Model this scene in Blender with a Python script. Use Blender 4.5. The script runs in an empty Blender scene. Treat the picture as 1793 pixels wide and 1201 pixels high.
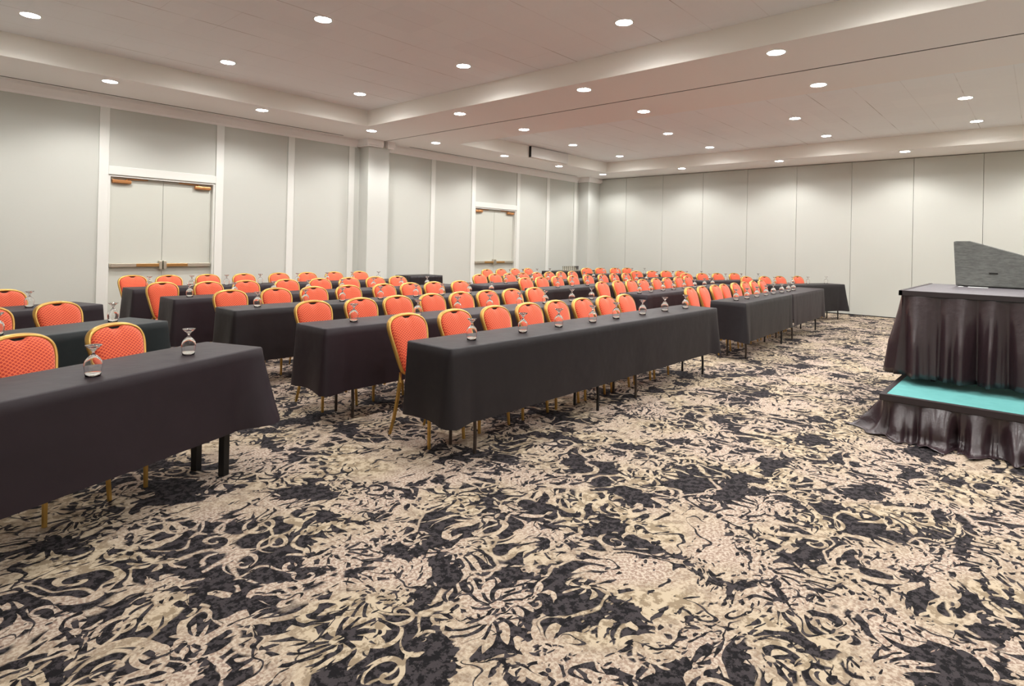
import bpy, bmesh, math, random
from mathutils import Vector, Matrix
random.seed(7)
SC = bpy.context.scene
COL = SC.collection
PI = math.pi

# ------------------------------------------------------------------ materials
def s2l(c):
    return tuple(((v/255)/12.92 if v/255 <= .04045 else ((v/255+.055)/1.055)**2.4) for v in c) + (1,)
def mat(name, rgb, rough=.5, metal=0.0, **kw):
    m = bpy.data.materials.new(name); m.use_nodes = True
    b = m.node_tree.nodes['Principled BSDF']
    b.inputs['Base Color'].default_value = s2l(rgb)
    b.inputs['Roughness'].default_value = rough
    b.inputs['Metallic'].default_value = metal
    for k, v in kw.items(): b.inputs[k].default_value = v
    return m
class G:
    """tiny expression builder for shader nodes"""
    def __init__(s, m): s.t = m.node_tree; s.n = s.t.nodes; s.l = s.t.links; s.b = s.n['Principled BSDF']
    def put(s, node, i, v):
        if v is None: return
        if hasattr(v, 'links'): s.l.new(v, node.inputs[i])
        else: node.inputs[i].default_value = v
    def m(s, op, a=None, b=None, c=None, clamp=False):
        n = s.n.new('ShaderNodeMath'); n.operation = op; n.use_clamp = clamp
        s.put(n, 0, a); s.put(n, 1, b); s.put(n, 2, c); return n.outputs[0]
    def v(s, op, a=None, b=None, scale=None):
        n = s.n.new('ShaderNodeVectorMath'); n.operation = op
        s.put(n, 0, a); s.put(n, 1, b)
        if scale is not None: s.put(n, 3, scale)
        return n.outputs['Value'] if op in ('LENGTH', 'DOT_PRODUCT', 'DISTANCE') else n.outputs[0]
    def obj(s): return s.n.new('ShaderNodeTexCoord').outputs['Object']
    def noise(s, vec, scale, detail=2, rough=.5, dist=0, col=False, dim='3D'):
        n = s.n.new('ShaderNodeTexNoise'); n.noise_dimensions = dim
        s.put(n, 'Vector', vec); n.inputs['Scale'].default_value = scale; n.inputs['Detail'].default_value = detail
        n.inputs['Roughness'].default_value = rough; n.inputs['Distortion'].default_value = dist
        return n.outputs['Color' if col else 'Fac']
    def vor(s, vec, scale, feature='F1', rnd=1):
        n = s.n.new('ShaderNodeTexVoronoi'); n.voronoi_dimensions = '2D'; n.feature = feature
        s.put(n, 'Vector', vec); n.inputs['Scale'].default_value = scale; n.inputs['Randomness'].default_value = rnd
        return n
    def sep(s, v):
        n = s.n.new('ShaderNodeSeparateXYZ'); s.put(n, 0, v); return n.outputs
    def comb(s, x=0, y=0, z=0):
        n = s.n.new('ShaderNodeCombineXYZ'); s.put(n, 0, x); s.put(n, 1, y); s.put(n, 2, z); return n.outputs[0]
    def ramp(s, f, lo, hi):
        n = s.n.new('ShaderNodeMapRange'); s.put(n, 0, f); n.inputs[1].default_value = lo; n.inputs[2].default_value = hi
        return n.outputs[0]
    def mix(s, f, a, b):
        n = s.n.new('ShaderNodeMix'); n.data_type = 'RGBA'; s.put(n, 0, f)
        for i, v in ((6, a), (7, b)):
            if isinstance(v, tuple): n.inputs[i].default_value = s2l(v) if len(v) == 3 else v
            else: s.l.new(v, n.inputs[i])
        return n.outputs[2]
    def color(s, c): s.l.new(c, s.b.inputs['Base Color'])
    def bump(s, h, strength=.3, dist=.01):
        n = s.n.new('ShaderNodeBump'); s.put(n, 'Height', h); n.inputs['Strength'].default_value = strength
        n.inputs['Distance'].default_value = dist; s.l.new(n.outputs[0], s.b.inputs['Normal'])

def carpet_mat():
    m = mat('patterned_carpet', (120, 110, 100), .95); g = G(m)
    m.node_tree.nodes['Principled BSDF'].inputs['Specular IOR Level'].default_value = .15
    P = g.v('SCALE', g.obj(), scale=.95)
    w1 = g.v('SCALE', g.v('SUBTRACT', g.noise(P, 1.9, 2, .5, col=True), (.5, .5, .5)), scale=.30)
    w2 = g.v('SCALE', g.v('SUBTRACT', g.noise(P, 11, 1, .5, col=True), (.5, .5, .5)), scale=.030)
    Q = g.v('ADD', g.v('ADD', P, w1), w2)
    def cell(vec, scale, seed):
        vv = g.v('ADD', vec, (seed, seed*.7, 0)); vn = g.vor(vv, scale)
        loc = g.v('SCALE', g.v('SUBTRACT', vv, vn.outputs['Position']), scale=scale)
        x, y, _ = g.sep(loc); c = g.sep(vn.outputs['Color'])
        r = g.m('SQRT', g.m('ADD', g.m('MULTIPLY', x, x), g.m('MULTIPLY', y, y)))
        hand = g.m('SUBTRACT', g.m('MULTIPLY', g.m('GREATER_THAN', c[1], .5), 2), 1)
        th = g.m('DIVIDE', g.m('ARCTAN2', g.m('MULTIPLY', y, hand), x), 2*PI)
        return r, th, c
    def tri(v): return g.m('ABSOLUTE', g.m('SUBTRACT', g.m('FRACT', v), .5))
    def scroll(vec, scale, turns, width, seed, rmax, keep):
        r, th, c = cell(vec, scale, seed)
        f = tri(g.m('ADD', g.m('ADD', th, g.m('MULTIPLY', g.m('POWER', r, .8), turns)), c[0]))
        band = g.m('SUBTRACT', g.m('ADD', g.m('MULTIPLY', r, .10), width), f)
        band = g.m('MINIMUM', band, g.m('MULTIPLY', g.m('SUBTRACT', rmax, r), 1.5))
        return g.m('SUBTRACT', band, g.m('GREATER_THAN', c[2], keep))
    def petals(vec, scale, n, twist, seed, r0, r1, keep):
        r, th, c = cell(vec, scale, seed)
        a = g.m('ADD', g.m('MULTIPLY', th, n), g.m('MULTIPLY', r, twist))
        f = tri(a)
        shape = g.m('MULTIPLY', g.m('MULTIPLY', g.m('SUBTRACT', r, r0), g.m('SUBTRACT', r1, r)), 5.2)
        s = g.m('SUBTRACT', shape, g.m('MULTIPLY', f, 1.0))
        core = g.m('SUBTRACT', r0*1.15, r)
        return g.m('SUBTRACT', g.m('MAXIMUM', s, core), g.m('GREATER_THAN', c[2], keep))
    s1 = scroll(Q, 2.9, 3.0, .135, 3.3, .66, .70)
    s2 = scroll(g.v('ADD', P, g.v('SCALE', w1, scale=.6)), 5.8, 2.5, .12, 11.7, .52, .55)
    p1 = petals(Q, 3.3, 11, 2.4, 21.1, .10, .62, .55)
    p2 = petals(g.v('ADD', Q, (0, .2, 0)), 5.6, 7, 1.6, 31.9, .08, .50, .42)
    def vine(off, scale, w, c0):
        return g.m('SUBTRACT', w, g.m('ABSOLUTE', g.m('SUBTRACT', g.noise(g.v('ADD', Q, off), scale, .6, .4), c0)))
    v1 = vine((7, 2, 0), 2.4, .013, .5); v2 = vine((1, 9, 0), 4.2, .016, .47)
    # pale flower heads, with a torn outline
    tear = g.m('MULTIPLY', g.m('SUBTRACT', g.noise(g.v('MULTIPLY', Q, (1, 1.7, 1)), 15, 2, .6), .5), .16)
    big = g.m('ADD', g.noise(g.v('ADD', Q, (2, 5, 0)), 1.55, 2, .5), tear)
    patch = g.m('MULTIPLY', g.m('SUBTRACT', big, .588), 1.6)
    pat = g.m('MAXIMUM', g.m('MAXIMUM', s1, s2), g.m('MAXIMUM', v1, v2))
    pat = g.m('MAXIMUM', pat, g.m('MAXIMUM', p1, p2))
    hole = g.m('MULTIPLY', g.m('SUBTRACT', g.noise(g.v('ADD', Q, (13, 3, 0)), 2.7, 2, .55), .575), 6)
    pat = g.m('SUBTRACT', pat, g.m('MAXIMUM', hole, 0))
    pat = g.m('MAXIMUM', pat, patch)
    cut1 = g.m('SUBTRACT', g.m('MULTIPLY', g.m('SUBTRACT', g.noise(g.v('ADD', Q, (9, 4, 0)), 5, 1), .47), .13), g.m('ABSOLUTE', g.m('SUBTRACT', g.noise(g.v('ADD', Q, (3, 8, 0)), 6.0, 1, .5), .53)))
    cut2 = g.m('SUBTRACT', g.noise(g.v('ADD', g.v('MULTIPLY', Q, (1, 2.6, 1)), (6, 0, 0)), 13, 1.5, .55), .635)
    mask = g.ramp(pat, -.004, .006)
    mask = g.m('MULTIPLY', mask, g.m('SUBTRACT', 1, g.ramp(cut1, -.002, .002)))
    mask = g.m('MULTIPLY', mask, g.m('SUBTRACT', 1, g.ramp(cut2, -.006, .006)))
    sp = g.noise(P, 75, 2, .6); sp2 = g.noise(P, 19, 4, .68); zone = g.noise(P, 2.1, 1)
    cream = g.mix(g.ramp(sp2, .47, .54), (190, 174, 150), (144, 128, 106))
    pink = g.mix(g.ramp(sp, .44, .56), (196, 181, 165), (152, 130, 116))
    pale = g.mix(g.ramp(zone, .38, .62), cream, pink)
    dark = g.mix(g.ramp(g.noise(P, 30, 4, .72), .47, .54), (25, 23, 25), (64, 59, 61))
    g.color(g.mix(mask, dark, pale))
    g.bump(g.m('ADD', g.noise(P, 420, 1), g.m('MULTIPLY', mask, .5)), .25, .004)
    return m

def fabric_chair():
    m = mat('orange_lattice_fabric', (232, 92, 62), .8); g = G(m)
    P = g.obj(); x, y, z = g.sep(P)
    u = g.m('MULTIPLY', g.m('ADD', x, g.m('ADD', z, y)), 38); v = g.m('MULTIPLY', g.m('SUBTRACT', g.m('ADD', z, y), x), 38)
    fu = g.m('ABSOLUTE', g.m('SUBTRACT', g.m('FRACT', u), .5)); fv = g.m('ABSOLUTE', g.m('SUBTRACT', g.m('FRACT', v), .5))
    d = g.m('SQRT', g.m('ADD', g.m('MULTIPLY', fu, fu), g.m('MULTIPLY', fv, fv)))
    edge = g.ramp(g.m('MAXIMUM', fu, fv), .38, .46)
    ring = g.m('SUBTRACT', g.ramp(d, .10, .15), g.ramp(d, .26, .31))
    c = g.mix(ring, (230, 78, 52), (168, 42, 32))
    c = g.mix(edge, c, (240, 132, 78))
    g.color(c); g.bump(g.noise(P, 300, 1), .2, .002)
    m.node_tree.nodes['Principled BSDF'].inputs['Sheen Weight'].default_value = .25
    return m

def cloth_mat(name, rgb, rough=.5, sheen=.0):
    m = mat(name, rgb, rough); g = G(m); P = g.obj()
    b = g.b; b.inputs['Sheen Weight'].default_value = sheen; b.inputs['Sheen Roughness'].default_value = .45
    b.inputs['Specular IOR Level'].default_value = .32
    n = g.noise(P, 3, 3, .5)
    g.color(g.mix(n, tuple(int(c*.86) for c in rgb), tuple(min(255, int(c*1.14)) for c in rgb)))
    g.bump(g.m('ADD', g.noise(P, 5, 2), g.m('MULTIPLY', g.noise(P, 500, 1), .04)), .35, .02)
    return m

def tile_mat():
    m = mat('ceiling_tile', (226, 219, 216), .9); g = G(m); P = g.obj(); x, y, z = g.sep(P)
    def line(c, w):
        f = g.m('ABSOLUTE', g.m('SUBTRACT', g.m('FRACT', g.m('DIVIDE', c, .61)), .5))
        return g.m('SUBTRACT', 1, g.ramp(g.m('MULTIPLY', f, .61), w*.4, w))
    msk = g.ramp(g.noise(P, 1.1, 2), .50, .62)
    ln = g.m('MULTIPLY', g.m('MAXIMUM', g.m('MULTIPLY', line(y, .007), 1), g.m('MULTIPLY', line(x, .005), .22)), g.m('ADD', g.m('MULTIPLY', msk, .6), .12))
    til = g.noise(g.comb(g.m('FLOOR', g.m('DIVIDE', x, .61)), g.m('FLOOR', g.m('DIVIDE', y, .61)), 0), 1.7, 0)
    base = g.mix(til, (238, 240, 243), (245, 247, 249))
    g.color(g.mix(ln, base, (150, 138, 130)))
    return m

def wall_mat():
    m = mat('woven_vinyl_wall', (206, 206, 196), .75); g = G(m); P = g.obj()
    g.color(g.mix(g.noise(P, .8, 3), (193, 194, 186), (200, 201, 194)))
    g.bump(g.noise(g.v('MULTIPLY', P, (1, 1, .25)), 260, 2), .12, .002)
    return m

M = dict(
    carpet=carpet_mat(), fabric=fabric_chair(), tile=tile_mat(), wall=wall_mat(),
    soffit=mat('painted_soffit', (243, 239, 237), .85), traywall=mat('painted_tray_side', (244, 241, 234), .85),
    trim=mat('white_trim_paint', (222, 222, 216), .5), column=mat('column_paint', (203, 204, 198), .7),
    door=mat('door_paint', (201, 202, 192), .6), dark=mat('dark_gap', (24, 22, 20), .9),
    base=mat('olive_baseboard', (128, 112, 82), .6),
    gold=mat('gold_chair_metal', (196, 156, 84), .36, .75), brass=mat('brass_hardware', (190, 150, 96), .35, .9),
    bronze=mat('copper_closer_paint', (196, 138, 88), .35, .7), steel=mat('satin_steel', (196, 190, 174), .4, .85),
    clothp=cloth_mat('plum_black_tablecloth', (38, 28, 34)), clothg=cloth_mat('green_black_tablecloth', (24, 32, 34)),
    clothb=cloth_mat('warm_black_tablecloth', (31, 26, 29)), grey=cloth_mat('black_topper_painted_sheen', (96, 92, 96), .5),  # topper: black cloth, its grazing sheen painted into the base colour as grey-lilac
    legblk=mat('black_leg_metal', (26, 24, 24), .45, .3), legbrn=mat('brown_leg_metal', (74, 64, 58), .4, .6),
    wood=mat('laminate_tabletop', (120, 96, 70), .5), satin=mat('plum_satin_skirt', (50, 35, 39), .28, 0.0),
    band=mat('skirt_band', (44, 34, 36), .55), teal=None, lect=None,
    paper=mat('white_paper', (240, 240, 238), .8), plastic=mat('white_box_paint', (232, 230, 226), .5),
    alum=mat('riser_edge', (60, 56, 56), .4, .5))
M['satin'].node_tree.nodes['Principled BSDF'].inputs['Specular IOR Level'].default_value = .8
g = G(M['satin']); g.bump(g.noise(g.obj(), 26, 3, .6), .25, .01)
m = mat('teal_riser_carpet', (96, 178, 170), .9); g = G(m); P = g.obj()
g.color(g.mix(g.noise(P, 9, 4, .65), (82, 150, 148), (106, 176, 174))); g.bump(g.noise(P, 300, 2), .4, .004); M['teal'] = m
m = mat('grey_ribbed_fabric', (112, 112, 108), .9); g = G(m); P = g.obj()
rib = g.noise(g.v('MULTIPLY', P, (1, 1, 3.5)), 16, 4, .65)
g.color(g.mix(g.ramp(rib, .35, .65), (90, 91, 88), (110, 111, 107))); g.bump(rib, .3, .01); M['lect'] = m
gl = mat('clear_glass', (255, 255, 255), .02); b = gl.node_tree.nodes['Principled BSDF']
b.inputs['Transmission Weight'].default_value = 1; b.inputs['IOR'].default_value = 1.47; M['glass'] = gl
lm = mat('lamp_lens', (255, 255, 255), .5); b = lm.node_tree.nodes['Principled BSDF']
b.inputs['Emission Color'].default_value = (1, .985, .96, 1); b.inputs['Emission Strength'].default_value = 80; M['lens'] = lm

# ------------------------------------------------------------------ mesh helpers
def link(name, bm, m, parent=None, smooth=False, bevel=0):
    me = bpy.data.meshes.new(name)
    bmesh.ops.recalc_face_normals(bm, faces=bm.faces)
    bm.to_mesh(me); bm.free(); me.materials.append(m)
    if smooth:
        for p in me.polygons: p.use_smooth = True
        if smooth != 'all':
            me.set_sharp_from_angle(angle=math.radians(40))
    o = bpy.data.objects.new(name, me); COL.objects.link(o); o.parent = parent
    if bevel:
        md = o.modifiers.new('bevel', 'BEVEL'); md.width = bevel; md.segments = 2; md.limit_method = 'ANGLE'
    return o
def box(bm, x0, x1, y0, y1, z0, z1):
    vs = [bm.verts.new((x, y, z)) for z in (z0, z1) for x, y in ((x0, y0), (x1, y0), (x1, y1), (x0, y1))]
    for f in ((0, 3, 2, 1), (4, 5, 6, 7), (0, 1, 5, 4), (1, 2, 6, 5), (2, 3, 7, 6), (3, 0, 4, 7)): bm.faces.new([vs[i] for i in f])
def boxes(*bs):
    bm = bmesh.new()
    for b in bs: box(bm, *b)
    return bm
def tube(bm, pts, r, seg=8, closed=False, ry=None, flat=None, up=(0, 0, 1)):
    """sweep an ellipse (r by ry) along pts"""
    ry = ry or r; P = [Vector(p) for p in pts]; n = len(P); rings = []
    rr = r if isinstance(r, (list, tuple)) else [r]*n
    ryy = ry if isinstance(ry, (list, tuple)) else [ry]*n
    for i, p in enumerate(P):
        a = P[(i-1) % n] if (closed or i > 0) else p; b = P[(i+1) % n] if (closed or i < n-1) else p
        t = (b-a).normalized(); u = Vector(flat or up)
        if abs(t.dot(u)) > .95: u = Vector((1, 0, 0))
        s = t.cross(u).normalized(); w = s.cross(t).normalized()
        ring = []
        for k in range(seg):
            an = 2*PI*(k+.5)/seg
            ring.append(bm.verts.new(p + s*math.cos(an)*rr[i] + w*math.sin(an)*ryy[i]))
        rings.append(ring)
    m = n if closed else n-1
    for i in range(m):
        A, B = rings[i], rings[(i+1) % n]
        for k in range(seg): bm.faces.new((A[k], A[(k+1) % seg], B[(k+1) % seg], B[k]))
    if not closed: bm.faces.new(rings[0][::-1]); bm.faces.new(rings[-1])
def lathe(bm, prof, seg=20, c=(0, 0, 0)):
    rings = []
    for r, z in prof:
        if r < 1e-6: rings.append([bm.verts.new((c[0], c[1], c[2]+z))])
        else: rings.append([bm.verts.new((c[0]+r*math.cos(2*PI*k/seg), c[1]+r*math.sin(2*PI*k/seg), c[2]+z)) for k in range(seg)])
    for A, B in zip(rings, rings[1:]):
        for k in range(seg):
            j = (k+1) % seg
            if len(A) == 1 and len(B) == 1: continue
            if len(A) == 1: bm.faces.new((A[0], B[j], B[k]))
            elif len(B) == 1: bm.faces.new((A[k], A[j], B[0]))
            else: bm.faces.new((A[k], A[j], B[j], B[k]))
def prism(bm, poly, axis, a, b):
    """extrude a 2D polygon along axis (0=x: poly is (y,z); 1=y: poly is (x,z); 2=z)"""
    def mk(p, t): return (t, p[0], p[1]) if axis == 0 else ((p[0], t, p[1]) if axis == 1 else (p[0], p[1], t))
    A = [bm.verts.new(mk(p, a)) for p in poly]; B = [bm.verts.new(mk(p, b)) for p in poly]; n = len(poly)
    bm.faces.new(A[::-1]); bm.faces.new(B)
    for i in range(n): bm.faces.new((A[i], A[(i+1) % n], B[(i+1) % n], B[i]))
def empty(name, loc=(0, 0, 0), rz=0):
    o = bpy.data.objects.new(name, None); COL.objects.link(o); o.location = loc; o.rotation_euler = (0, 0, rz)
    o.empty_display_size = .1; return o
def tag(o, label, cat, group=None):
    o['label'] = label; o['category'] = cat
    if group: o['group'] = group
    return o
def struct(name, bm, m, **k):
    o = link(name, bm, m, **k); o['kind'] = 'structure'; return o
def copy_tree(o, parent=None):
    c = o.copy(); COL.objects.link(c); c.parent = parent
    for ch in list(o.children): copy_tree(ch, c)
    return c
ORD = ['first', 'second', 'third', 'fourth', 'fifth', 'sixth', 'seventh', 'eighth', 'ninth', 'tenth']

# ------------------------------------------------------------------ room shell
XA, XB, YA, YB = -.69, 15.59, -6.2, 10.706
ZS, ZT = 3.577, 3.87
struct('floor', boxes((XA-.2, XB+.2, YA-.2, YB+.2, -.1, 0)), M['carpet'])
D = [(2.61, 4.19), (10.50, 12.08)]      # door openings along the left wall
DZ = 2.406
wl = boxes((XA-.2, D[0][0], YB, YB+.2, 0, 4.1), (D[0][1], D[1][0], YB, YB+.2, 0, 4.1), (D[1][1], XB+.2, YB, YB+.2, 0, 4.1),
           (D[0][0], D[0][1], YB, YB+.2, DZ, 4.1), (D[1][0], D[1][1], YB, YB+.2, DZ, 4.1))
struct('wall_left', wl, M['wall'])
struct('wall_right', boxes((XA-.2, XB+.2, YA-.2, YA, 0, 4.1)), M['wall'])
struct('wall_near', boxes((XA-.2, XA, YA, YB, 0, 4.1)), M['wall'])
# far folding partition: separate leaves with hairline gaps
bm = bmesh.new(); y = 10.598
while y > YA+.02:
    y2 = max(y-1.209, YA)
    box(bm, XB, XB+.08, y2+.0035, y-.0035, .012, ZS-.014); y = y2
struct('wall_far', bm, M['wall'])
struct('wall_far_backing', boxes((XB+.085, XB+.2, YA, YB, 0, 4.1)), M['dark'])
# columns
def column(x0, x1, y0):
    return boxes((x0, x1, y0, YB, 0, ZS))
struct('trim_1', column(7.09, 7.61, 10.39), M['column']); struct('trim_2', column(14.97, XB, 10.34), M['column'])
# vertical stiles, door headers
n = 3
for x0, x1 in ((2.48, 2.61), (4.19, 4.32), (5.50, 5.63), (6.82, 6.955), (9.04, 9.165), (10.37, 10.50), (12.08, 12.21), (13.38, 13.515), (14.72, 14.86), (1.17, 1.30), (-.14, -.01)):
    struct('trim_%d' % n, boxes((x0, x1, YB-.022, YB, 0, 3.45)), M['trim'], bevel=.004); n += 1
for a, b in D:
    struct('trim_%d' % n, boxes((a, b, YB-.022, YB, DZ, DZ+.13)), M['trim'], bevel=.004); n += 1
# baseboard
segs = [(XA, D[0][0]-.13), (D[0][1]+.13, 7.09), (7.61, D[1][0]-.13), (D[1][1]+.13, 14.97)]
struct('baseboard_left', boxes(*[(a, b, YB-.018, YB, 0, .11) for a, b in segs]), M['base'])
# crown along the left wall, wrapping the columns
def crown_prof(): return [(0, 3.42), (-.022, 3.42), (-.03, 3.455), (-.075, 3.505), (-.10, 3.54), (-.10, ZS), (0, ZS)]
bm = bmesh.new()
for a, b, yy in ((XA, 7.0, YB), (7.70, 14.88, YB)):
    prism(bm, [(yy+p[0], p[1]) for p in crown_prof()], 0, a, b)
for x0, x1, y0 in ((7.0, 7.40, 10.30), (7.50, 7.70, 10.30), (14.88, XB, 10.25)):
    box(bm, x0, x1, y0, YB, 3.46, ZS); box(bm, x0+.02, x1-.02 if x1 > 7.5 else x1, y0+.02, YB, 3.43, 3.46)
struct('trim_%d' % n, bm, M['soffit']); n += 1
# soffits and trays
T1 = (.5, 6.303); T2 = (8.589, 14.33); TY = (-5.0, 9.29)
YG, G2 = 10.49, .028            # slot near the wall
XG = 7.45                       # partition track slot
bm = bmesh.new()
Z2 = ZT+.2
def so(x0, x1, y0, y1, z0=ZS, z1=Z2): box(bm, x0, x1, y0, y1, z0, z1)
so(XA-.2, XG-.018, YG+G2, YB+.2); so(XG+.018, XB+.2, YG+G2, YB+.2)
so(XA-.2, T1[0], YA-.2, YG-G2); so(T1[0], T1[1], TY[1], YG-G2); so(T1[0], T1[1], YA-.2, TY[0])
so(T1[1], XG-.018, YA-.2, YG-G2)
so(XG+.018, T2[0], YA-.2, YG-G2); so(T2[0], T2[1], TY[1], YG-G2); so(T2[0], T2[1], YA-.2, TY[0])
so(T2[1], XB+.2, YA-.2, YG-G2)
so(6.558, 8.215, YG-G2, YG+G2); so(14.57, XB+.2, YG-G2, YG+G2); so(XA-.2, XA+.3, YG-G2, YG+G2)
struct('ceiling_soffit', bm, M['soffit'])
struct('ceiling', boxes((T1[0], T1[1], TY[0], TY[1], ZT, Z2), (T2[0], T2[1], TY[0], TY[1], ZT, Z2)), M['tile'])
bm = bmesh.new()
for a, b in (T1, T2):
    t = .004
    box(bm, a, a+t, TY[0], TY[1], ZS+.001, ZT); box(bm, b-t, b, TY[0], TY[1], ZS+.001, ZT)
    box(bm, a+t, b-t, TY[0], TY[0]+t, ZS+.001, ZT); box(bm, a+t, b-t, TY[1]-t, TY[1], ZS+.001, ZT)
struct('trim_%d' % n, bm, M['traywall']); n += 1
struct('trim_%d' % n, boxes((XG-.018, XG+.018, YA, 10.5, ZS+.004, ZS+.05), (XA+.3, 6.558, YG-G2, YG+G2, ZS+.004, ZS+.05), (8.215, 14.57, YG-G2, YG+G2, ZS+.004, ZS+.05)), M['dark']); n += 1
# dark seal line under / over the partition
struct('baseboard_far', boxes((XB-.006, XB+.07, YA, 10.6, 0, .022)), M['dark'])

# doors
for i, (a, b) in enumerate(D):
    d = empty('door_%d' % (i+1), ((a+b)/2, YB, 0)); d['kind'] = 'structure'
    h = (b-a)/2; yl = .075
    link('door_jamb', boxes((-h+.0, -h+.03, .0, .16, 0, DZ-.03), (h-.03, h, .0, .16, 0, DZ-.03), (-h, h, .0, .16, DZ-.03, DZ)), M['trim'], d)
    for s in (-1, 1):
        x0, x1 = (-h+.034, -.003) if s < 0 else (.003, h-.034)
        leaf = link('door_leaf', boxes((x0, x1, yl, yl+.045, .008, DZ-.034)), M['door'], d)
        # push bar
        bm = bmesh.new()
        box(bm, x0+.03, x1-.06 if s < 0 else x1-.03, yl-.062, yl-.018, .970, 1.030) if s < 0 else box(bm, x0+.06, x1-.03, yl-.062, yl-.018, .970, 1.030)
        box(bm, x0+.01, x0+.05, yl-.05, yl, .965, 1.03); box(bm, x1-.05, x1-.01, yl-.05, yl, .965, 1.03)
        link('push_bar', bm, M['steel'], leaf, bevel=.006)
        bx = (-.38, -.05) if s < 0 else (.05, .38)
        link('push_pad', boxes((bx[0], bx[1], yl-.068, yl-.02, .975, 1.025)), M['brass'], leaf, bevel=.005)
        link('latch_case', boxes((-.055 if s < 0 else .01, -.01 if s < 0 else .055, yl-.075, yl, .93, 1.07)), M['steel'], leaf, bevel=.008)
        # closer
        cx = -h+.06 if s < 0 else h-.32
        c = link('door_closer', boxes((cx, cx+.26, yl-.06, yl, DZ-.125, DZ-.07)), M['bronze'], leaf, bevel=.012)
        bm = bmesh.new()
        jx = cx+.2 if s < 0 else cx+.06
        tube(bm, [(jx, yl-.03, DZ-.075), (jx, yl-.03, DZ-.05)], .014, 8)
        tube(bm, [(jx, yl-.03, DZ-.052), (jx-s*.30, yl-.02, DZ-.042)], .009, 6)
        link('closer_arm', bm, M['bronze'], c)

# box on the side of the far tray
t = empty('ceiling_box', (10.9, TY[1]-.06, ZS+.02))
link('housing', boxes((.012, 1.5, -.005, .055, 0, .255)), M['plastic'], t, bevel=.004)
link('end_cap', boxes((0, .0115, -.008, .055, -.004, .258)), M['legblk'], t)
tag(t, 'long white housing with a black end on the side of the far ceiling tray', 'ceiling box')

# ------------------------------------------------------------------ downlights
proto_l = None
def downlight(x, y, z, label, power=1.0):
    global proto_l
    if proto_l is None:
        t = empty('downlight', (x, y, z))
        bm = bmesh.new(); lathe(bm, [(.088, -.001), (.090, -.004), (.104, -.005), (.108, -.002), (.108, -.0005)], 32)
        link('trim_ring', bm, M['trim'], t, smooth=True)
        bm = bmesh.new(); lathe(bm, [(0, -.003), (.088, -.003), (.088, -.0008), (0, -.0008)], 32)
        link('lens', bm, M['lens'], t)
        proto_l = t
    else:
        t = copy_tree(proto_l); t.location = (x, y, z)
    sp = bpy.data.lights.new('downlight_lamp', 'SPOT'); sp.energy = LAMP*power; sp.color = LCOL; sp.spot_size = SPOT if z < ZT-.1 else math.radians(166); sp.spot_blend = BLEND
    sp.shadow_soft_size = .07
    lo = bpy.data.objects.new('downlight_lamp', sp); COL.objects.link(lo); lo.location = (0, 0, -.02); lo.parent = t
    tag(t, label, 'ceiling light', 'recessed downlights')
LAMP = 60; LCOL = (1, .985, .965); SPOT = math.radians(143); BLEND = .5
rowY = [9.58, 7.12, 4.66, 2.16, -.31, -2.8, -5.6]
trayY = [8.36, 5.9, 3.39, .92, -1.55, -4.02]
rown = [o+' from the left wall' for o in ORD[:7]]
for i, x in enumerate((.2, 2.33, 4.46)):
    downlight(x, 9.58, ZS, 'downlight in the left wall soffit before the track line, %s from the near end' % ORD[i])
for j, y in enumerate(rowY):
    downlight(6.59, y, ZS, 'downlight on the cross soffit, near side of the track line, %s' % rown[j])
    downlight(8.2, y, ZS, 'downlight on the cross soffit, far side of the track line, %s' % rown[j])
    downlight(14.58, y, ZS, 'downlight in the soffit along the far partition, %s' % rown[j])
for i, x in enumerate((10.34, 12.48)):
    downlight(x, 9.58, ZS, 'downlight in the left wall soffit beyond the track line, %s past it' % ORD[i])
for j, y in enumerate(trayY):
    for i, x in enumerate((1.27, 3.40, 5.51)):
        downlight(x, y, ZT, 'downlight inside the near ceiling tray, %s column, %s' % (ORD[i], rown[j]))
    for i, x in enumerate((9.3, 11.42, 13.51)):
        downlight(x, y, ZT, 'downlight inside the far ceiling tray, %s column, %s' % (ORD[i], rown[j]))

# ------------------------------------------------------------------ banquet chair (faces -Y; origin on the floor)
def smooth_curve(pts, n=6):
    out = []; N = len(pts)
    for i in range(N):
        p0, p1, p2, p3 = (Vector(pts[(i+k-1) % N]) for k in range(4))
        for j in range(n):
            t = j/n
            out.append(.5*((2*p1)+(-p0+p2)*t+(2*p0-5*p1+4*p2-p3)*t*t+(-p0+3*p1-3*p2+p3)*t**3))
    return out
def back_pt(u, s, off=0):     # u across, s along the back, off towards the front
    a = math.radians(12.5)
    y = .185+s*math.sin(a)-off*math.cos(a)+.034*(s/.47)**2; z = .448+s*math.cos(a)*.968+off*math.sin(a)*.3
    return (u, y, z)
HALF = [(.075, .004), (.115, .022), (.137, .085), (.156, .17), (.172, .26), (.184, .33), (.183, .385), (.160, .427), (.115, .453), (.055, .466)]
OUT = [(0, 0)] + HALF + [(0, .469)] + [(-u, s) for u, s in HALF[::-1]]
chair_proto = None
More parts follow.
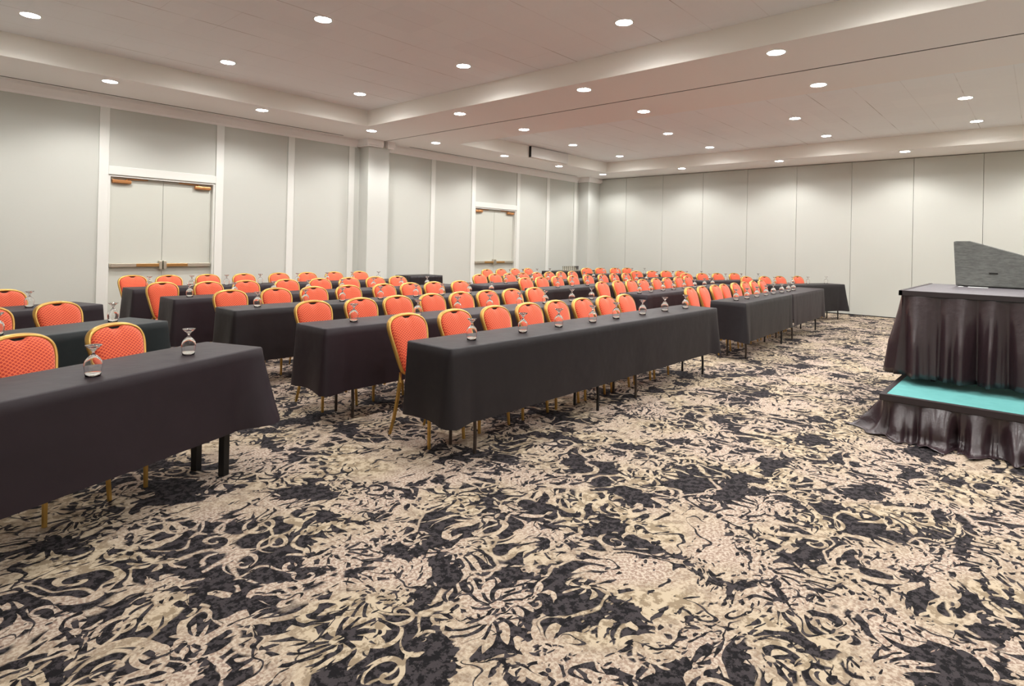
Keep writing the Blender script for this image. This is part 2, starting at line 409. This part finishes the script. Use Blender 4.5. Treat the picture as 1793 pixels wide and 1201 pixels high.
def make_chair():
    root = empty('banquet_chair')
    outl = smooth_curve([(u, s, 0) for u, s in OUT], 4)
    bm = bmesh.new()
    tube(bm, [back_pt(p.x*.95, .006+p.y*.975) for p in outl], .0125, 8, closed=True, ry=.021, flat=(0, 1, .2))
    fr = link('back_frame', bm, M['gold'], root, smooth='all')
    # padded back
    def inner(p, k):
        u = p.x*.885; s = .012+p.y*.955
        if p.y > .30:
            s -= .024*math.exp(-(p.x/.045)**4)
        cu, cs = 0, .23
        return cu+(u-cu)*k, cs+(s-cs)*k
    bm = bmesh.new(); rings = []
    for k, off in ((1.0, -.006), (1.0, .008), (.975, .024), (.9, .036), (.72, .044), (.4, .047)):
        rings.append([bm.verts.new(back_pt(*inner(p, k), off)) for p in outl])
    c = bm.verts.new(back_pt(0, .23, .048)); N = len(outl)
    for A, B in zip(rings, rings[1:]):
        for i in range(N): bm.faces.new((A[i], A[(i+1) % N], B[(i+1) % N], B[i]))
    for i in range(N): bm.faces.new((rings[-1][i], rings[-1][(i+1) % N], c))
    bm.faces.new(rings[0][::-1])
    link('backrest', bm, M['fabric'], root, smooth='all')
    bm = bmesh.new()
    tube(bm, [back_pt(u, .441-abs(u)*.06, -.003) for u in (-.045, -.03, -.01, .01, .03, .045)], .014, 8, ry=.008, flat=(0, 1, .2))
    link('hand_slot', bm, M['dark'], root, smooth='all')
    # seat cushion
    bm = bmesh.new(); S = []
    ctr = [(-.175, -.19), (-.09, -.215), (.09, -.215), (.175, -.19), (.195, -.10), (.178, .04), (.14, .125), (.07, .14), (-.07, .14), (-.14, .125), (-.178, .04), (-.195, -.10)]
    o = smooth_curve([(x, y, 0) for x, y in ctr], 3)
    for k, z in ((.93, .395), (1.0, .405), (1.0, .43), (.97, .45), (.85, .463), (.5, .47)):
        S.append([bm.verts.new((p.x*k, p.y*k, z)) for p in o])
    c = bm.verts.new((0, 0, .471)); N = len(o)
    for A, B in zip(S, S[1:]):
        for i in range(N): bm.faces.new((A[i], A[(i+1) % N], B[(i+1) % N], B[i]))
    for i in range(N): bm.faces.new((S[-1][i], S[-1][(i+1) % N], c))
    bm.faces.new(S[0][::-1])
    link('seat', bm, M['fabric'], root, smooth='all')
    bm = bmesh.new()
    tube(bm, [(p.x*.9, p.y*.9, .384) for p in o], .011, 6, closed=True)
    link('seat_rail', bm, M['gold'], root, smooth='all')
    for s in (-1, 1):
        bm = bmesh.new(); tube(bm, [(s*.150, -.172, .388), (s*.158, -.186, .2), (s*.166, -.200, 0)], [.014, .013, .0115], 4)
        link('leg', bm, M['gold'], root, smooth=True)
        bm = bmesh.new(); tube(bm, [(s*.125, .196, .47), (s*.145, .178, .40), (s*.153, .185, .30), (s*.160, .222, .12), (s*.165, .262, 0)], [.013, .015, .0145, .013, .0115], 4)
        link('leg', bm, M['gold'], root, smooth=True)
    return root
# ------------------------------------------------------------------ goblet, upside down on its rim
def make_goblet():
    t = empty('goblet')
    th = .0016
    outer = [(.0325, 0), (.0355, .02), (.0385, .045), (.0385, .06), (.035, .074), (.026, .088), (.013, .101), (.0065, .108), (.0048, .113), (.0062, .118), (.014, .129), (.026, .140), (.0355, .148), (.036, .1495), (.033, .1505), (.018, .147), (0, .141)]
    inner = [(.031, 0.0), (.034, .02), (.037, .045), (.0368, .058), (.033, .072), (.024, .084), (.011, .096), (0, .102)]
    bm = bmesh.new(); lathe(bm, inner[::-1]+outer, 20)
    bmesh.ops.remove_doubles(bm, verts=bm.verts, dist=.0001)
    o = link('goblet', bm, M['glass'], None, smooth='all')
    return o
def use(proto, first):
    return proto if first else copy_tree(proto)

# ------------------------------------------------------------------ tables
def make_cloth(name, L, W, m, label, loc, rz, hem=(.26, .26, .26, .50), flare=(.03, .03, .03, .03), ztop=.764, group='black tablecloths on the seminar tables', seed=0, dip=.012):
    """origin at the front-left corner at floor level; table runs +X (length) and +Y (back).
    hem = front, right, left, back heights; flare at corners FL, FR, BR, BL"""
    rnd = random.Random(seed)
    r = .022; per = []     # (x, y, nx, ny, side, d_to_corner, corner index)
    cs = [(0, 0), (L, 0), (L, W), (0, W)]
    def side(i, a, b, nrm):
        ax, ay = a; bx, by = b; ln = math.hypot(bx-ax, by-ay); dx, dy = (bx-ax)/ln, (by-ay)/ln
        k = max(6, int((ln-2*r)/.035))
        for j in range(k+1):
            d = r+(ln-2*r)*j/k
            per.append((ax+dx*d, ay+dy*d, nrm[0], nrm[1], i, min(d, ln-d), i if d < ln/2 else (i+1) % 4, d))
    def corner(i, c, a0):
        cx, cy = c
        for j in (1, 2, 3):
            an = a0+j*PI/8
            per.append((cx+r*math.cos(an), cy+r*math.sin(an), math.cos(an), math.sin(an), 'c', 0, i, 0))
    side(0, cs[0], cs[1], (0, -1)); corner(1, (L-r, r), -PI/2)
    side(1, cs[1], cs[2], (1, 0)); corner(2, (L-r, W-r), 0)
    side(2, cs[2], cs[3], (0, 1)); corner(3, (r, W-r), PI/2)
    side(3, cs[3], cs[0], (-1, 0)); corner(0, (r, r), PI)
    hs = {0: hem[0], 1: hem[1], 2: hem[3], 3: hem[2]}
    def hemz(p):
        x, y, nx, ny, sd, dc, ci, d = p
        if sd == 'c' or sd != 2:
            z = {0: hem[0], 1: hem[1], 3: hem[2], 'c': min(hem[0], hem[1])}[sd]
            if sd == 'c': z = {0: (hem[0]+hem[2])/2, 1: (hem[0]+hem[1])/2, 2: hem[1], 3: hem[2]}[ci]
        else:
            q = min(1, dc/.05); base = hem[1] if ci == 2 else hem[2]; z = base+(hem[3]-base)*q*q*(3-2*q)
        return z-dip*math.exp(-(dc/.11)**2)
    ph = [rnd.uniform(0, 6) for _ in range(4)]
    bm = bmesh.new(); rings = []
    N = len(per)
    rings.append([bm.verts.new((p[0]-p[2]*.02, p[1]-p[3]*.02, ztop)) for p in per])
    rings.append([bm.verts.new((p[0]-p[2]*.006, p[1]-p[3]*.006, ztop-.0015)) for p in per])
    rings.append([bm.verts.new((p[0]+p[2]*.002, p[1]+p[3]*.002, ztop-.008)) for p in per])
    K = 9
    for k in range(1, K+1):
        t = k/K; ring = []
        for p in per:
            x, y, nx, ny, sd, dc, ci, d = p
            z = (ztop-.008)+(hemz(p)-(ztop-.008))*t
            off = .003+.012*t+flare[ci]*(t**1.2)*math.exp(-(dc/.13)**2)
            along = d if sd != 'c' else 0
            amp = .0035 if sd in (0, 2) else .006
            off += amp*t*(math.sin(along*5.3+ph[0])+.6*math.sin(along*13.7+ph[1]))
            if sd == 2: off = .003+.004*t
            if sd in (1, 3) and flare[ci] < .012: off = .003+.003*t
            # soft fold just beside each corner
            off -= .012*t*math.exp(-((dc-.2)/.05)**2)*(1 if sd in (0,) else .4)
            ring.append(bm.verts.new((x+nx*off, y+ny*off, z)))
        rings.append(ring)
    for A, B in zip(rings, rings[1:]):
        for i in range(N): bm.faces.new((A[i], A[(i+1) % N], B[(i+1) % N], B[i]))
    bm.faces.new(rings[0])
    o = link(name, bm, m, None, smooth='all')
    o.location = (loc[0], loc[1], 0); o.rotation_euler = (0, 0, rz)
    tag(o, label, 'tablecloth', group); return o

def make_table(L, W, kind='bow', ends=(.3, .3)):
    t = empty('folding_table')
    link('tabletop', boxes((.012, L-.012, .012, W-.012, .725, .7605)), M['wood'], t, bevel=.004)
    yc = W/2-.03
    for e, x in ((0, ends[0]), (1, L-ends[1])):
        if kind == 'bow':
            for s in (-1, 1):
                bm = bmesh.new(); q = .125
                tube(bm, [(x, yc+s*.05, .724), (x, yc+s*(q-.065), .60), (x, yc+s*(q-.035), .42), (x, yc+s*(q-.012), .28), (x, yc+s*q, .14), (x, yc+s*q, .0)], .0125, 8)
                link('leg', bm, M['legbrn'] if e == 0 else M['legblk'], t, smooth=True)
            link('cross_bar', boxes((x-.01, x+.01, yc-.075, yc+.075, .56, .58)), M['legblk'], t)
        else:
            for s in (-1, 1):
                link('leg', boxes((x-.022, x+.022, .22+s*.11-.022, .22+s*.11+.022, 0, .724)), M['legblk'], t, bevel=.003)
            link('cross_bar', boxes((x-.015, x+.015, .135, .305, .60, .63)), M['legblk'], t)
    return t

chair = make_chair(); chair_used = False
goblet = make_goblet(); goblet_used = False
def put_chair(x, y, rz, label, group):
    global chair_used
    c = use(chair, not chair_used); chair_used = True
    # (x, y) is where the top of the back stands; step back to the chair's base
    o = .32
    c.location = (x+math.sin(rz)*o, y-math.cos(rz)*o, 0); c.rotation_euler = (0, 0, rz+math.radians(random.uniform(-1.2, 1.2)))
    tag(c, label, 'chair', group)
def put_goblet(x, y, label, group, z=.7645):
    global goblet_used
    c = use(goblet, not goblet_used); goblet_used = True
    c.location = (x, y, z); c.rotation_euler = (0, 0, random.uniform(0, 6)); tag(c, label, 'glass', group)
def put_table(L, W, x, y, rz, label, group='folding tables under the cloths', kind='bow', ends=(.3, .3)):
    t = make_table(L, W, kind, ends); t.location = (x, y, 0); t.rotation_euler = (0, 0, rz)
    tag(t, label, 'table', group); return t

WD = .46
# --- middle block: five rows parallel to the left wall
crow = ['nearest', 'second', 'third', 'fourth', 'farthest']
CY = [2.83, 4.13, 5.71, 7.15, 8.80]
CX0 = [2.59, 2.46, 2.44, 2.39, 2.45]
CC = [3.70, 5.02, 6.58, 8.02, 9.67]
CCX = [[2.89, 3.39, 3.89, 4.35, 4.79, 5.25, 5.70, 6.12], [2.84, 3.35, 3.80, 4.27, 4.70, 5.14, 5.59, 6.04],
       [2.75, 3.26, 3.74, 4.21, 4.76, 5.21, 5.63, 6.15], [2.54, 3.08, 3.56, 4.13, 4.65, 5.15, 5.63, 6.08],
       [2.67, 3.15, 3.70, 4.25, 4.84, 5.36, 5.89, 6.44]]
CGX = [[2.96, 3.52, 4.0, 4.49, 4.92, 5.42, 5.93, 6.42], [2.87, 3.55, 4.08, 4.53, 5.02, 5.50, 6.0, 6.45],
       [2.76, 3.30, 3.76, 4.28, 4.82, 5.27, 5.76, 6.19], [2.63, 3.14, 3.64, 4.13, 4.64, 5.18, 5.70, 6.20],
       [2.71, 3.24, 3.73, 4.25, 4.86, 5.40, 5.90, 6.45]]
CLM = ['clothb', 'clothp', 'clothb', 'clothp', 'clothp']
for r in range(5):
    L = 6.82-CX0[r]
    if r == 0: L = 4.20
    for k in range(2):
        put_table(L/2-.01, WD, CX0[r]+k*(L/2+.005), CY[r], 0, 'folding table under the %s long black cloth of the middle block, %s half' % (crow[r], ('left', 'right')[k]), ends=(.31, .26) if k == 0 else (.38, .2))
    make_cloth('tablecloth', L, WD, M[CLM[r]], '%s long black tablecloth of the middle block, draped over two tables' % crow[r].capitalize(),
               (CX0[r], CY[r]), 0, hem=(.255, .30, .27, .50), flare=(.035, .05, .02, .02), seed=r)
    for k, x in enumerate(CCX[r]):
        back = .13 if (k == 0 and r > 2) else 0
        put_chair(x+back*.3, CC[r]+back, 0, 'orange gold-framed banquet chair, %s from the left behind the %s long table, middle block' % (ORD[k], crow[r]), 'banquet chairs of the middle block')
    for k, x in enumerate(CGX[r]):
        put_goblet(x, CY[r]+(.21 if r == 0 else .24)+random.uniform(-.02, .02), 'upside-down clear goblet, %s from the left on the %s long table, middle block' % (ORD[k], crow[r]), 'upturned goblets on the middle block')

# --- far block behind the track line, rows turned slightly
TH = math.radians(2.5)
RX0 = [7.72, 7.76, 7.26, 7.05, 9.2]
RY = [2.85, 4.29, 5.75, 6.93, 8.49]
RL = [(2.30, 2.22), (2.0, 2.0), (2.1, 2.36), (2.1, 2.1), (2.3, 0)]
RC = [[(8.10, 3.81), (8.56, 3.83), (9.07, 3.85), (9.47, 3.87), (9.98, 3.89), (10.50, 3.92), (10.98, 3.94), (11.46, 3.96)],
      [(8.04, 5.28), (8.56, 5.30), (9.0, 5.32), (9.45, 5.34), (9.99, 5.37), (10.44, 5.38), (10.96, 5.41), (11.42, 5.43)],
      [(7.75, 6.65), (8.21, 6.67), (8.70, 6.69), (9.24, 6.72), (9.77, 6.74), (10.34, 6.77), (10.81, 6.79), (11.32, 6.81)],
      [(7.82, 7.84), (8.26, 7.86), (8.70, 7.88), (9.14, 7.89), (9.60, 7.91), (10.04, 7.93), (10.48, 7.95), (10.94, 7.97)],
      [(9.64, 9.42), (10.13, 9.44), (10.65, 9.46), (11.16, 9.48)]]
RGX = [[8.05, 8.46, 8.92, 9.35, 9.82, 10.24, 10.66, 11.05], [7.94, 8.36, 8.80, 9.20, 9.66, 10.07, 10.52, 10.95],
       [7.86, 8.30, 8.77, 9.26, 9.80, 10.26, 10.70, 11.08], [7.87, 8.28, 8.68, 9.17, 9.62, 10.05, 10.5, 10.9], [9.7, 10.2, 10.7, 11.2]]
for r in range(5):
    x = RX0[r]; y = RY[r]
    for k, L in enumerate(RL[r]):
        if not L: continue
        which = ('left-hand', 'right-hand')[k] if RL[r][1] else 'only'
        put_table(L-.02, WD, x, y, TH, 'folding table under the %s black cloth, %s row beyond the ceiling track line' % (which, crow[r]), ends=(.3, .3))
        make_cloth('tablecloth', L-.028, WD, M['clothp' if (r+k) % 2 else 'clothb'], 'black tablecloth on the %s table, %s row beyond the ceiling track line' % (which, crow[r]),
                   (x, y), TH, hem=(.25, .27 if k else .50, .50 if k else .27, .50), flare=((.05, .006, .006, .02) if k == 0 else (.006, .015, .015, .006)), seed=20+r*2+k)
        x += math.cos(TH)*(L+.006); y += math.sin(TH)*(L+.006)
    for k, (cx, cy) in enumerate(RC[r]):
        put_chair(cx, cy, TH, 'orange gold-framed banquet chair, %s from the left in the %s row beyond the ceiling track' % (ORD[k], crow[r]), 'banquet chairs beyond the track line')
    for k, gx in enumerate(RGX[r]):
        gy = RY[r]+.24+(gx-RX0[r])*math.tan(TH)+random.uniform(-.02, .02)
        put_goblet(gx, gy, 'upside-down clear goblet, %s from the left in the %s row beyond the ceiling track' % (ORD[k], crow[r]), 'upturned goblets beyond the track line')

# --- far right wing, rows turned towards the far partition
TS = math.radians(-20)
SR = [[(12.78, 4.72), (13.31, 4.53), (13.78, 4.36), (14.35, 4.15)], [(12.83, 6.12), (13.30, 5.95), (13.78, 5.78), (14.30, 5.58)],
      [(12.79, 7.39), (13.26, 7.22), (13.69, 7.07), (14.14, 6.90)], [(13.10, 9.07), (13.53, 8.92), (13.99, 8.75), (14.39, 8.61)]]
for r in range(4):
    a = SR[r][0]; dx, dy = math.cos(TS), math.sin(TS); nx, ny = math.sin(TS), -math.cos(TS)   # n: towards the front
    fx, fy = a[0]+nx*.88-dx*.28, a[1]+ny*.88-dy*.28
    L = 2.12
    if r == 0: fx, fy = a[0]+nx*.94-dx*.28, a[1]+ny*.94-dy*.28; L = 2.26
    put_table(L, WD, fx, fy, TS, 'folding table under the %s slanted black cloth by the far partition' % crow[r if r < 3 else 4], kind='bow', ends=(.07, .12))
    make_cloth('tablecloth', L, WD, M['clothp' if r else 'clothb'], 'slanted black tablecloth, %s of four stepped along the far partition' % ['nearest', 'second', 'third', 'farthest'][r],
               (fx, fy), TS, hem=(.2, .22, .27, .50), flare=(.01, .09, .02, .01), seed=40+r)
    for k, (cx, cy) in enumerate(SR[r]):
        put_chair(cx, cy, TS, 'orange gold-framed chair, %s from the left in the %s slanted row, far partition' % (ORD[k], ['nearest', 'second', 'third', 'farthest'][r]), 'banquet chairs of the far right wing')
        put_goblet(cx+nx*.64+dx*.1, cy+ny*.64+dy*.1, 'upside-down clear goblet, %s from the left in the %s slanted row, far partition' % (ORD[k], ['nearest', 'second', 'third', 'farthest'][r]), 'upturned goblets of the far right wing')

# --- left wing, rows turned towards the camera
LW = [((1.755, 3.675), math.radians(22.3), [(.61, 4.19), (1.11, 4.38)], [(.79, 3.42), (1.32, 3.70)], 'clothp', .10),
      ((1.745, 5.33), math.radians(20), [(.66, 5.92), (1.14, 6.09)], [(.66, 5.22), (1.40, 5.52)], 'clothg', .05),
      ((1.70, 7.02), math.radians(19), [(.52, 7.53), (1.01, 7.70)], [(.72, 6.95), (1.12, 7.08)], 'clothp', .03)]
near = ['nearest', 'second', 'third']
for r, (e, th, ch, gb, cm, fl) in enumerate(LW):
    L = 2.1; x, y = e[0]-math.cos(th)*L, e[1]-math.sin(th)*L
    put_table(L, .47, x, y, th, 'table with square black legs under the %s slanted cloth of the left wing' % near[r], kind='square', ends=(.19, .19))
    make_cloth('tablecloth', L, .47, M[cm], '%s slanted %s tablecloth at the left, draped to below knee height' % (near[r].capitalize(), 'green-black' if cm == 'clothg' else 'plum-black'),
               (x, y), th, hem=(.29, .30, .3, .50), flare=(.05, fl, .03, .03), seed=60+r, dip=0)
    for k, (cx, cy) in enumerate(ch):
        put_chair(cx, cy, th, 'orange lattice-pattern banquet chair, %s of two behind the %s slanted table, left wing' % (('left', 'right')[k], near[r]), 'banquet chairs of the left wing')
    for k, (gx, gy) in enumerate(gb):
        put_goblet(gx, gy, 'upside-down clear goblet, %s of two on the %s slanted table at the left' % (('left', 'right')[k], near[r]), 'upturned goblets of the left wing')

# ------------------------------------------------------------------ pleated skirts
def skirt_sheet(path, z0, z1, m, parent, name='skirt', pitch=.15, amp=.028, flare=.08, puddle=0, seed=1, top_amp=.006):
    """path: list of (x, y) corners walked so that the outside is on the right"""
    rnd = random.Random(seed); pts = []; s = 0
    for (ax, ay), (bx, by) in zip(path, path[1:]):
        ln = math.hypot(bx-ax, by-ay); dx, dy = (bx-ax)/ln, (by-ay)/ln; k = int(ln/.012)
        for j in range(k+1):
            d = ln*j/k; pts.append((ax+dx*d, ay+dy*d, dy, -dx, s+d, d, ln))
        s += ln
    # blend the outward normal near corners
    P = []
    for i, p in enumerate(pts):
        nx = ny = 0
        for j in range(-7, 8):
            q = pts[min(max(i+j, 0), len(pts)-1)]; nx += q[2]; ny += q[3]
        l = math.hypot(nx, ny); P.append((p[0], p[1], nx/l, ny/l, p[4]))
    tot = P[-1][4]; cuts = [0]
    while cuts[-1] < tot: cuts.append(cuts[-1]+pitch*rnd.uniform(.7, 1.3))
    hs = [rnd.uniform(.6, 1.25) for _ in cuts]; lean = [rnd.uniform(-.05, .05) for _ in cuts]
    K = 16; rings = []; bm = bmesh.new()
    for k in range(K+1):
        t = k/K; ring = []
        for x, y, nx, ny, s in P:
            ss = s
            i = max(j for j in range(len(cuts)) if cuts[j] <= ss+1e-9)
            i = min(i, len(cuts)-2); ss = s+lean[i]*t*.5
            u = min(max((ss-cuts[i])/(cuts[i+1]-cuts[i]), 0), 1)
            w = (.5-.5*math.cos(2*PI*u))**.65
            a = top_amp+(amp-top_amp)*min(1, t*1.6)
            w2 = (.9*math.sin(u*11+i*2.1)+.5*math.sin(u*19+i))*(.35+t)
            off = a*hs[i]*(w-.3+w2*.25) + flare*t**1.3
            z = z1+(z0-z1)*t
            if puddle:
                off += puddle*max(0, t-.72)**1.4*4*(1+.35*math.sin(s*7+2)); z = z1+(z0+.006-z1)*min(1, t*1.12)
                if t*1.12 >= 1: z = z0+.006+.012*max(0, math.sin(s*23+t*9))
                off += .03*math.sin(s*9+t*5)*t
            ring.append(bm.verts.new((x+nx*off, y+ny*off, z)))
        rings.append(ring)
    for A, B in zip(rings, rings[1:]):
        for i in range(len(A)-1): bm.faces.new((A[i], A[i+1], B[i+1], B[i]))
    o = link(name, bm, m, parent, smooth='all')
    md = o.modifiers.new('thick', 'SOLIDIFY'); md.thickness = .003; md.offset = -1
    return o

# riser with teal top
RX, RXB, RYL, RYR, RZ = 5.52, 8.7, .93, -1.5, .325
t = empty('stage_riser', ((RX+RXB)/2, (RYL+RYR)/2, 0)); off = Vector(t.location)
def rel(bm):
    bmesh.ops.translate(bm, verts=bm.verts, vec=-off); return bm
link('deck', rel(boxes((RX, RXB, RYR, RYL, RZ-.06, RZ-.006))), M['alum'], t)
link('carpet_top', rel(boxes((RX+.02, RXB-.02, RYR+.02, RYL-.02, RZ-.006, RZ))), M['teal'], t)
link('edge_band', rel(boxes((RX-.024, RX+.02, RYR-.008, RYL+.024, RZ-.05, RZ+.001), (RX+.02, RXB, RYL-.02, RYL+.024, RZ-.05, RZ+.001))), M['band'], t, bevel=.003)
for x in (RX+.3, RXB-.3):
    for y in (RYR+.3, RYL-.3):
        link('leg', rel(boxes((x-.02, x+.02, y-.02, y+.02, 0, RZ-.06))), M['legblk'], t)
o = skirt_sheet([(RXB, RYL), (RX, RYL), (RX, RYR)][::-1] if False else [(RX, RYR), (RX, RYL), (RXB, RYL)][::-1], .0, RZ-.035, M['satin'], t, pitch=.26, amp=.12, flare=.07, puddle=.10, seed=5, top_amp=.012)
o.location = -off
tag(t, 'low stage riser with bright teal carpet top and plum-black satin skirt', 'stage riser')
# head table on the riser
HX, HXB, HYL, HYR, HZ = 6.20, 8.08, .905, -1.3, 1.12
t = empty('head_table', ((HX+HXB)/2, (HYL+HYR)/2, RZ)); off = Vector(t.location)
link('tabletop', rel(boxes((HX, HXB, HYR, HYL, HZ-.035, HZ-.006))), M['wood'], t)
link('top_cloth', rel(boxes((HX-.004, HXB+.004, HYR-.004, HYL+.004, HZ-.006, HZ))), M['grey'], t, bevel=.003)
for x in (HX+.2, HXB-.2):
    for y in (HYR+.2, HYL-.2):
        link('leg', rel(boxes((x-.018, x+.018, y-.018, y+.018, RZ+.001, HZ-.035))), M['legblk'], t)
link('skirt_band', rel(boxes((HX-.034, HX-.005, HYR, HYL+.034, HZ-.042, HZ+.003), (HX-.034, HXB, HYL+.005, HYL+.034, HZ-.042, HZ+.003))), M['band'], t, bevel=.003)
o = skirt_sheet([(HXB, HYL+.012), (HX-.012, HYL+.012), (HX-.012, HYR)], .385, HZ-.005, M['satin'], t, pitch=.25, amp=.11, flare=.07, seed=9, top_amp=.015)
o.location = -off
tag(t, 'head table with black top painted sheen-grey and pleated plum-black satin skirt, on the teal riser', 'table')
# tabletop lectern
t = empty('lectern', (7.74, .3, HZ)); off = Vector(t.location)
prof = [(.67, HZ+.008), (.695, 1.585), (.67, 1.59), (.56, 1.592), (.13, 1.452), (-.15, 1.36), (-.17, 1.33), (-.17, HZ+.008)]
bm = bmesh.new(); prism(bm, prof, 0, 7.70, 8.03); link('body', rel(bm), M['lect'], t, bevel=.008)
link('hand_slot', rel(boxes((7.692, 7.70, .33, .40, 1.262, 1.272))), M['dark'], t)
link('foot_rail', rel(boxes((7.73, 8.0, -.12, .62, HZ+.001, HZ+.012))), M['legblk'], t)
tag(t, 'grey fabric-covered tabletop lectern with sloping top, on the skirted head table', 'lectern')
for k, (y0, y1) in enumerate(((.40, .56), (.60, .64))):
    o = link('paper_sheet', boxes((-.05, .05, -(y1-y0)/2, (y1-y0)/2, 0, .002)), M['paper']); o.location = (7.62, (y0+y1)/2, HZ+.0005)
    tag(o, ('wide white paper strip lying at the foot of the grey lectern', 'small white paper scrap left of the wide strip at the lectern foot')[k], 'paper')

# ------------------------------------------------------------------ service tables at the walls
def service_table(x, y, L, W, label, seed):
    t = empty('service_table', (x, y, 0))
    link('tabletop', boxes((0, L, 0, W, .72, .758)), M['wood'], t)
    link('top_cloth', boxes((-.004, L+.004, -.004, W+.004, .758, .764)), M['clothb'], t, bevel=.002)
    for a in (.1, L-.1):
        for b_ in (.1, W-.1): link('leg', boxes((a-.015, a+.015, b_-.015, b_+.015, 0, .72)), M['legblk'], t)
    skirt_sheet([(L+.01, W), (L+.01, -.01), (-.01, -.01), (-.01, W)][::-1], .03, .762, M['clothb'], t, pitch=.09, amp=.02, flare=.03, seed=seed)
    tag(t, label, 'table'); return t
service_table(7.72, 9.72, .85, .5, 'small skirted black table against the left wall just past the column', 3)
service_table(12.75, 9.80, 2.0, .5, 'long skirted black service table in the far left corner', 4)
# tray of glasses on the far service table
tr = link('glass_tray', boxes((-.38, .38, -.16, .16, 0, .008), (-.38, -.37, -.16, .16, .008, .02), (.37, .38, -.16, .16, .008, .02)), M['steel']); tr.location = (13.7, 10.02, .765)
tag(tr, 'metal serving tray of tumblers on the far corner service table', 'tray')
bm = bmesh.new(); lathe(bm, [(0, .004), (.029, .004), (.0345, .118), (.0355, .12), (.0365, .118), (.030, 0), (0, 0)], 14)
tum = link('tumbler', bm, M['glass'], None, smooth='all'); k = 0
for j in range(1):
    for i in range(8):
        o = tum if k == 0 else copy_tree(tum); k += 1
        o.location = (13.7-.33+i*.094, 10.02+j*.1, .774)
        tag(o, 'clear tumbler among identical ones standing on the tray on the far corner service table', 'glass', 'tumblers on the tray')

# ------------------------------------------------------------------ camera
f, SY = 1035.80222, -173.29513
yaw, pitch, roll = .73107, .0029, .02187
F = Vector((math.cos(yaw)*math.cos(pitch), math.sin(yaw)*math.cos(pitch), math.sin(pitch)))
R0 = Vector((math.sin(yaw), -math.cos(yaw), 0)); U0 = R0.cross(F)
R = R0*math.cos(roll)+U0*math.sin(roll); U = -R0*math.sin(roll)+U0*math.cos(roll)
cam = bpy.data.cameras.new('camera'); co = bpy.data.objects.new('camera', cam); COL.objects.link(co)
co.matrix_world = Matrix(((R.x, U.x, -F.x, 0), (R.y, U.y, -F.y, 0), (R.z, U.z, -F.z, 1.44), (0, 0, 0, 1)))
cam.sensor_width = 36; cam.lens = f*36/1793; cam.shift_y = SY/1793; cam.clip_start = .05; cam.clip_end = 100
SC.camera = co
w = bpy.data.worlds.new('world'); SC.world = w; w.use_nodes = True
w.node_tree.nodes['Background'].inputs[0].default_value = (.02, .02, .02, 1)
SC.view_settings.view_transform = 'Standard'; SC.view_settings.look = 'None'
SC.view_settings.gamma = 1; SC.view_settings.use_curve_mapping = False
SC.view_settings.exposure = -0.13
